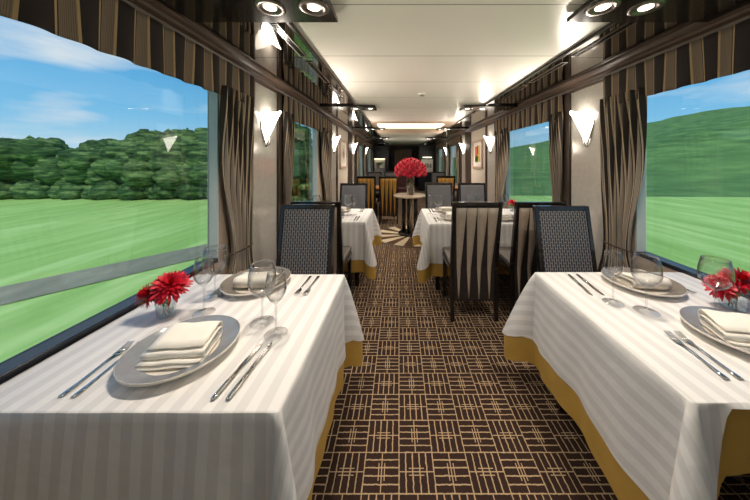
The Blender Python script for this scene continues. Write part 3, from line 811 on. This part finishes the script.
for a in [(-.940, .722, -.960, .928, 'fork at the window side of the near plate, front left table'),
          (-.903, .720, -.924, .945, 'fork just left of the near plate, front left table'),
          (-.500, 1.470, -.502, 1.26, 'fork beside the far plate of the front left table, nearer the plate'),
          (-.455, 1.470, -.460, 1.26, 'fork beside the far plate of the front left table, nearer the aisle'),
          (.984, .778, 1.018, .995, 'fork nearest the aisle beside the near plate of the front right table'),
          (1.026, .778, 1.058, 1.015, 'fork nearer the near plate of the front right table'),
          (1.47, 1.485, 1.45, 1.28, 'fork at the window side of the far plate, front right table'),
          (-.47, 3.49, -.47, 3.28, 'fork beside the far plate of the second left table, nearer the aisle'),
          (-.50, 3.49, -.50, 3.28, 'fork beside the far plate of the second left table, nearer the plate'),
          (.40, 2.76, .40, 2.98, 'fork nearest the aisle beside the near aisle plate of the second right table'),
          (.435, 2.76, .435, 2.98, 'fork nearer the near aisle plate of the second right table')]:
    between(mk_fork, 'fork', *a, FO)

# ------------------------------------------------------------------ flowers
def bloom(b, c, axis, Rr, layers, n, wid, seed, curl=.25):
    rnd = random.Random(seed); ax = Vector(axis).normalized(); q = ax.to_track_quat('Z', 'Y').to_matrix()
    for L in range(layers):
        el = R(-12) + (R(84) + R(0)) * L / max(1, layers - 1); ln = Rr * (1 - .28 * L / layers); m = max(5, int(n * (1 - .55 * L / layers)))
        for i in range(m):
            a = 2 * PI * (i + .5 * (L % 2)) / m + rnd.uniform(-.1, .1); e = el + rnd.uniform(-.1, .1); l = ln * rnd.uniform(.85, 1.08)
            d = Vector((math.cos(a) * math.cos(e), math.sin(a) * math.cos(e), math.sin(e))); sd = Vector((-math.sin(a), math.cos(a), 0)); up = sd.cross(d) * -1
            w = wid * l; P = []
            for f, ww in ((.12, .3), (.5, .85), (.82, 1.0), (1.0, .25)):
                base = d * l * f + up * (-curl * l * (f - .4) ** 2 + .05 * l)
                P += [base - sd * w * ww, base + sd * w * ww + up * .0]
            P = [Vector(c) + q @ p for p in P]
            b.add(P, [(0, 1, 3, 2), (2, 3, 5, 4), (4, 5, 7, 6)])
def small_vase(x, y, rz, label, blooms, wide=.036, detail=True):
    t = thing('flower_vase', label, 'flower vase', (x, y, TZ), rz, 'small vases of red flowers')
    b = MB(); n = 8; H = .058
    def ring(r, z): return (r, z)
    b.lathe([(0, .004), (wide * .72, .004), (wide * .80, .008), (wide * .95, H), (wide, H), (wide * .86, .004), (wide * .80, 0), (0, 0)], 8); b.build('glass_vase', M['crystal'], t)
    b = MB()
    for i in range(7):
        a = i * .9; b.tube([(.014 * math.cos(a), .014 * math.sin(a), .006), (-.010 * math.cos(a), .012 * math.sin(a), .05), (.018 * math.cos(a), .018 * math.sin(a), .085)], .0022, 5)
    b.build('stems', M['leaf'], t, True)
    for i, (c, ax, r) in enumerate(blooms):
        b = MB(); bloom(b, c, ax, r, 7 if detail else 4, 36 if detail else 12, .075 if detail else .2, i + 5); b.build('blossom', M['red'], t, False)
    b = MB()
    for a0, l, zz, dx in ((-.4, .05, .075, 0), (2.6, .055, .07, -.01)):
        V = []; F = []
        for k in range(7):
            f = k / 6; w = .014 * math.sin(PI * (.12 + .8 * f)); u = a0
            px, py = dx + math.cos(u) * l * f, -.030 + math.sin(u) * l * f * .3; z = zz + .02 * math.sin(PI * f)
            V += [(px, py, z - w), (px, py - .004, z + w)]
            if k: F.append((2 * k - 2, 2 * k, 2 * k + 1, 2 * k - 1))
        b.add(V, F)
    b.build('leaf', M['leaf'], t, True)
small_vase(-.985, 1.10, 0, 'small crystal vase of two spiky red blossoms on the front left table', [((.018, 0, .125), (.25, -.45, .8), .074), ((-.055, -.015, .098), (-.6, -.5, .45), .058), ((.0, .03, .11), (0, .6, .6), .05)])
small_vase(1.49, 1.16, 0, 'crystal bowl of deep red blossoms on the front right table', [((-.055, .0, .095), (-.5, -.4, .6), .058), ((.02, -.005, .125), (.1, -.4, .8), .066), ((.09, 0, .10), (.6, -.3, .5), .055)], .05)
small_vase(-1.0, 3.22, 0, 'small vase of red blossoms on the second left table', [((0, 0, .105), (.1, -.3, .8), .055)], detail=False)
small_vase(1.46, 3.35, 0, 'small vase of pink-red blossoms on the second right table', [((0, 0, .105), (-.2, -.3, .8), .06), ((.03, .02, .09), (.4, 0, .5), .045)], detail=False)
# round table with the large bouquet
t = thing('round_table', 'tall round table with pale top and dark ribbed pedestal in the aisle', 'table', (.20, 4.86, 0))
b = MB(); b.lathe([(0, .735), (.295, .735), (.302, .728), (.302, .705), (.29, .70), (0, .70)], 56); b.build('tabletop', M['palewood'], t, True)
b = MB(); b.lathe([(0, 0), (.215, 0), (.215, .03), (.19, .045), (.06, .055), (0, .055)], 48, (0, 0, .0045)); b.build('base', M['black'], t, True)
for i in range(6):
    a = i * PI / 3 + .3; b = MB(); b.tube([(.13 * math.cos(a), .13 * math.sin(a), .045), (.13 * math.cos(a), .13 * math.sin(a), .70)], .026, 14); b.build('column', M['black'], t, True)
b = MB(); b.tube([(0, 0, .05), (0, 0, .70)], .045, 16); b.build('centre_post', M['palewood'], t, True)
t = thing('flower_bouquet', 'large dome of rose-red flowers in a tall glass vase on the round table', 'flowers', (.215, 4.86, .736))
b = MB(); b.lathe([(0, .006), (.066, .006), (.070, .33), (.088, .37), (.091, .37), (.075, .33), (.072, 0), (0, 0)], 32); b.build('glass_vase', M['crystal'], t, True)
b = MB()
for i in range(22):
    a = i * 2.4; r = .018 + .03 * (i % 3) / 2; b.tube([(r * math.cos(a), r * math.sin(a), .01), (-r * .5 * math.cos(a), r * math.sin(a + 1), .16), (r * 1.6 * math.cos(a), r * 1.6 * math.sin(a), .40)], .006, 5)
b.build('stems', M['leaf'], t, True)
N = 72
for i in range(N):
    f = (i + .5) / N; ph = math.acos(1 - f * 1.15); a = i * 2.39996
    d = Vector((math.sin(ph) * math.cos(a), math.sin(ph) * math.sin(a), math.cos(ph)))
    c = Vector((d.x * .265, d.y * .265, .41 + d.z * .235)); b = MB(); bloom(b, c, (d.x, d.y, d.z + .15), .066, 5, 12, .30, i, .5)
    b.build('blossom', M['pink'], t, False)

# ------------------------------------------------------------------ far end furniture
t = thing('armchair', 'dark red leather armchair in the dim far end of the carriage', 'armchair', (.10, 9.4, 0))
b = MB(); b.box(-.32, .32, -.30, .28, .14, .42); b.build('seat', M['leather'], t, bevel=.05)
b = MB(); b.box(-.32, .32, .22, .38, .30, .95); b.build('backrest', M['leather'], t, bevel=.05)
for s in (-1, 1):
    b = MB(); x = sorted((s * .32, s * .42)); b.box(x[0], x[1], -.30, .36, .14, .62); b.build('armrest', M['leather'], t, bevel=.035)
for sx in (-1, 1):
    for sy in (-1, 1):
        b = MB(); b.box(sx * .33 - .02, sx * .33 + .02, sy * .26 - .02, sy * .26 + .02, 0, .16); b.build('leg', M['black'], t)
for sd, x0, x1, n_ in (('left', XL, -.46, 20), ('right', .88, XR, 21)):
    b = MB(); b.box(x0 + (.035 if sd == 'left' else 0), x1 - (0 if sd == 'left' else .035), 11.6, 11.68, 0, 2.02)
    struct(b.build('trim_%d' % n_, M['frame']), 'dark timber partition at the far end')
t = thing('display_cabinet', 'lit glass display case holding a green plant on the left far partition', 'cabinet', (-.86, 11.6, .62))
b = MB(); W = .27; H = .86
for a in ((-W, W, 0, .04), (-W, W, H - .04, H), (-W, -W + .03, .04, H - .04), (W - .03, W, .04, H - .04)): b.box(a[0], a[1], -.16, -.002, a[2], a[3])
b.box(-W, W, -.012, -.003, 0, H); b.build('case', M['wood'], t)
b = MB(); b.box(-W + .03, W - .03, -.12, -.08, H - .06, H - .04); b.build('strip_light', M['warmlit'], t)
b = MB(); b.box(-W + .03, W - .03, -.15, -.013, .42, .43); b.box(-W + .03, W - .03, -.016, -.0125, .04, H - .06); b.build('shelf', M['white'], t)
t = thing('potted_fern', 'small green potted plant inside the lit display case', 'plant', (-.86, 11.515, 1.05))
b = MB(); b.lathe([(0, 0), (.045, 0), (.06, .09), (.05, .09), (0, .08)], 20); b.build('pot', M['porc'], t, True)
b = MB()
for i in range(26):
    a = i * 2.4; l = .12 + .05 * (i % 3); V = []; F = []
    for k in range(5):
        f = k / 4; w = .026 * math.sin(PI * (.1 + .85 * f)); r = l * f; z = .09 + .20 * f * (1 - .35 * f)
        cx, cy = r * math.cos(a), min(.06, r * math.sin(a) * .6); V += [(cx - w * math.sin(a), cy + w * math.cos(a) * .5, z), (cx + w * math.sin(a), cy - w * math.cos(a) * .5, z)]
        if k: F.append((2 * k - 2, 2 * k, 2 * k + 1, 2 * k - 1))
    b.add(V, F)
b.build('fronds', M['leaf'], t, True)
t = thing('framed_picture', 'black framed grey picture under a picture light on the right far partition', 'picture', (1.25, 11.6, .80))
b = MB(); W = .30; H = .66
for a in ((-W, W, 0, .04), (-W, W, H - .04, H), (-W, -W + .04, .04, H - .04), (W - .04, W, .04, H - .04)): b.box(a[0], a[1], -.04, -.002, a[2], a[3])
b.build('frame', M['black'], t, bevel=.004)
b = MB(); b.box(-W + .04, W - .04, -.014, -.003, .04, H - .04)
for k in range(5): b.box(-.18 + k * .08, -.13 + k * .08, -.018, -.0145, .22 + .03 * (k % 2), .40 + .02 * (k % 3), 1)
b.build('print', [M['white'], M['paint3']], t)
b = MB(); b.box(-.2, .2, -.11, -.07, H + .02, H + .05); b.tube([(0, -.005, H - .01), (0, -.05, H + .05), (0, -.09, H + .035)], .008); b.build('picture_light', M['warmlit'], t)

# ------------------------------------------------------------------ daylight
w = bpy.data.worlds.new('World'); bpy.context.scene.world = w; w.use_nodes = True
nt = w.node_tree; nt.nodes.clear(); nn = nt.nodes.new
tc = nn('ShaderNodeTexCoord'); sx = nn('ShaderNodeSeparateXYZ'); nt.links.new(tc.outputs['Generated'], sx.inputs[0])
rp = nn('ShaderNodeValToRGB'); e = rp.color_ramp.elements
for i, (p, c) in enumerate([(0, (.50, .72, .86)), (.12, (.22, .55, .86)), (.32, (.055, .36, .76)), (1, (.03, .16, .50))]):
    if i > 1: e.new(.5)
    e[i].position = p; e[i].color = (*c, 1)
nt.links.new(sx.outputs[2], rp.inputs[0])
mp = nn('ShaderNodeMapping'); mp.inputs['Scale'].default_value = (2.2, 2.2, 9); mp.inputs['Location'].default_value = (1.4, 2.3, .2)
nt.links.new(tc.outputs['Generated'], mp.inputs[0])
no = nn('ShaderNodeTexNoise'); no.inputs['Scale'].default_value = 1.3; no.inputs['Detail'].default_value = 4; no.inputs['Roughness'].default_value = .5
nt.links.new(mp.outputs[0], no.inputs[0])
cr = nn('ShaderNodeValToRGB'); cr.color_ramp.elements[0].position = .50; cr.color_ramp.elements[1].position = .68
nt.links.new(no.outputs[0], cr.inputs[0])
mx = nn('ShaderNodeMix'); mx.data_type = 'RGBA'; mx.inputs[7].default_value = (.70, .78, .88, 1)
nt.links.new(cr.outputs[0], mx.inputs[0]); nt.links.new(rp.outputs[0], mx.inputs[6])
bg = nn('ShaderNodeBackground'); bg.inputs[1].default_value = 1.0; ow = nn('ShaderNodeOutputWorld')
nt.links.new(mx.outputs[2], bg.inputs[0]); nt.links.new(bg.outputs[0], ow.inputs[0])
l = bpy.data.lights.new('sun', 'SUN'); l.energy = 2.6; l.color = (1, .95, .86); l.angle = R(1)
o = bpy.data.objects.new('sun', l); C.objects.link(o); o.rotation_euler = (R(38), 0, R(8)); o.location = (0, -10, 20)

# ------------------------------------------------------------------ camera
cam = bpy.data.cameras.new('camera'); co = bpy.data.objects.new('camera', cam); C.objects.link(co)
cam.sensor_width = 36; cam.lens = 36 * 260 / 750; co.location = (0, 0, EYE); co.rotation_euler = (R(90), 0, 0)
cam.shift_x = -24 / 750; cam.shift_y = -90 / 750; cam.clip_start = .02; cam.clip_end = 600
sc = bpy.context.scene; sc.camera = co
sc.view_settings.view_transform = 'Standard'; sc.view_settings.look = 'None'; sc.view_settings.gamma = 1
sc.view_settings.use_curve_mapping = False; sc.view_settings.exposure = 0.06
sc.cycles.max_bounces = 10; sc.cycles.diffuse_bounces = 5; sc.cycles.glossy_bounces = 6; sc.cycles.transparent_max_bounces = 24
sc.cycles.caustics_reflective = False; sc.cycles.caustics_refractive = False; sc.cycles.sample_clamp_indirect = 6
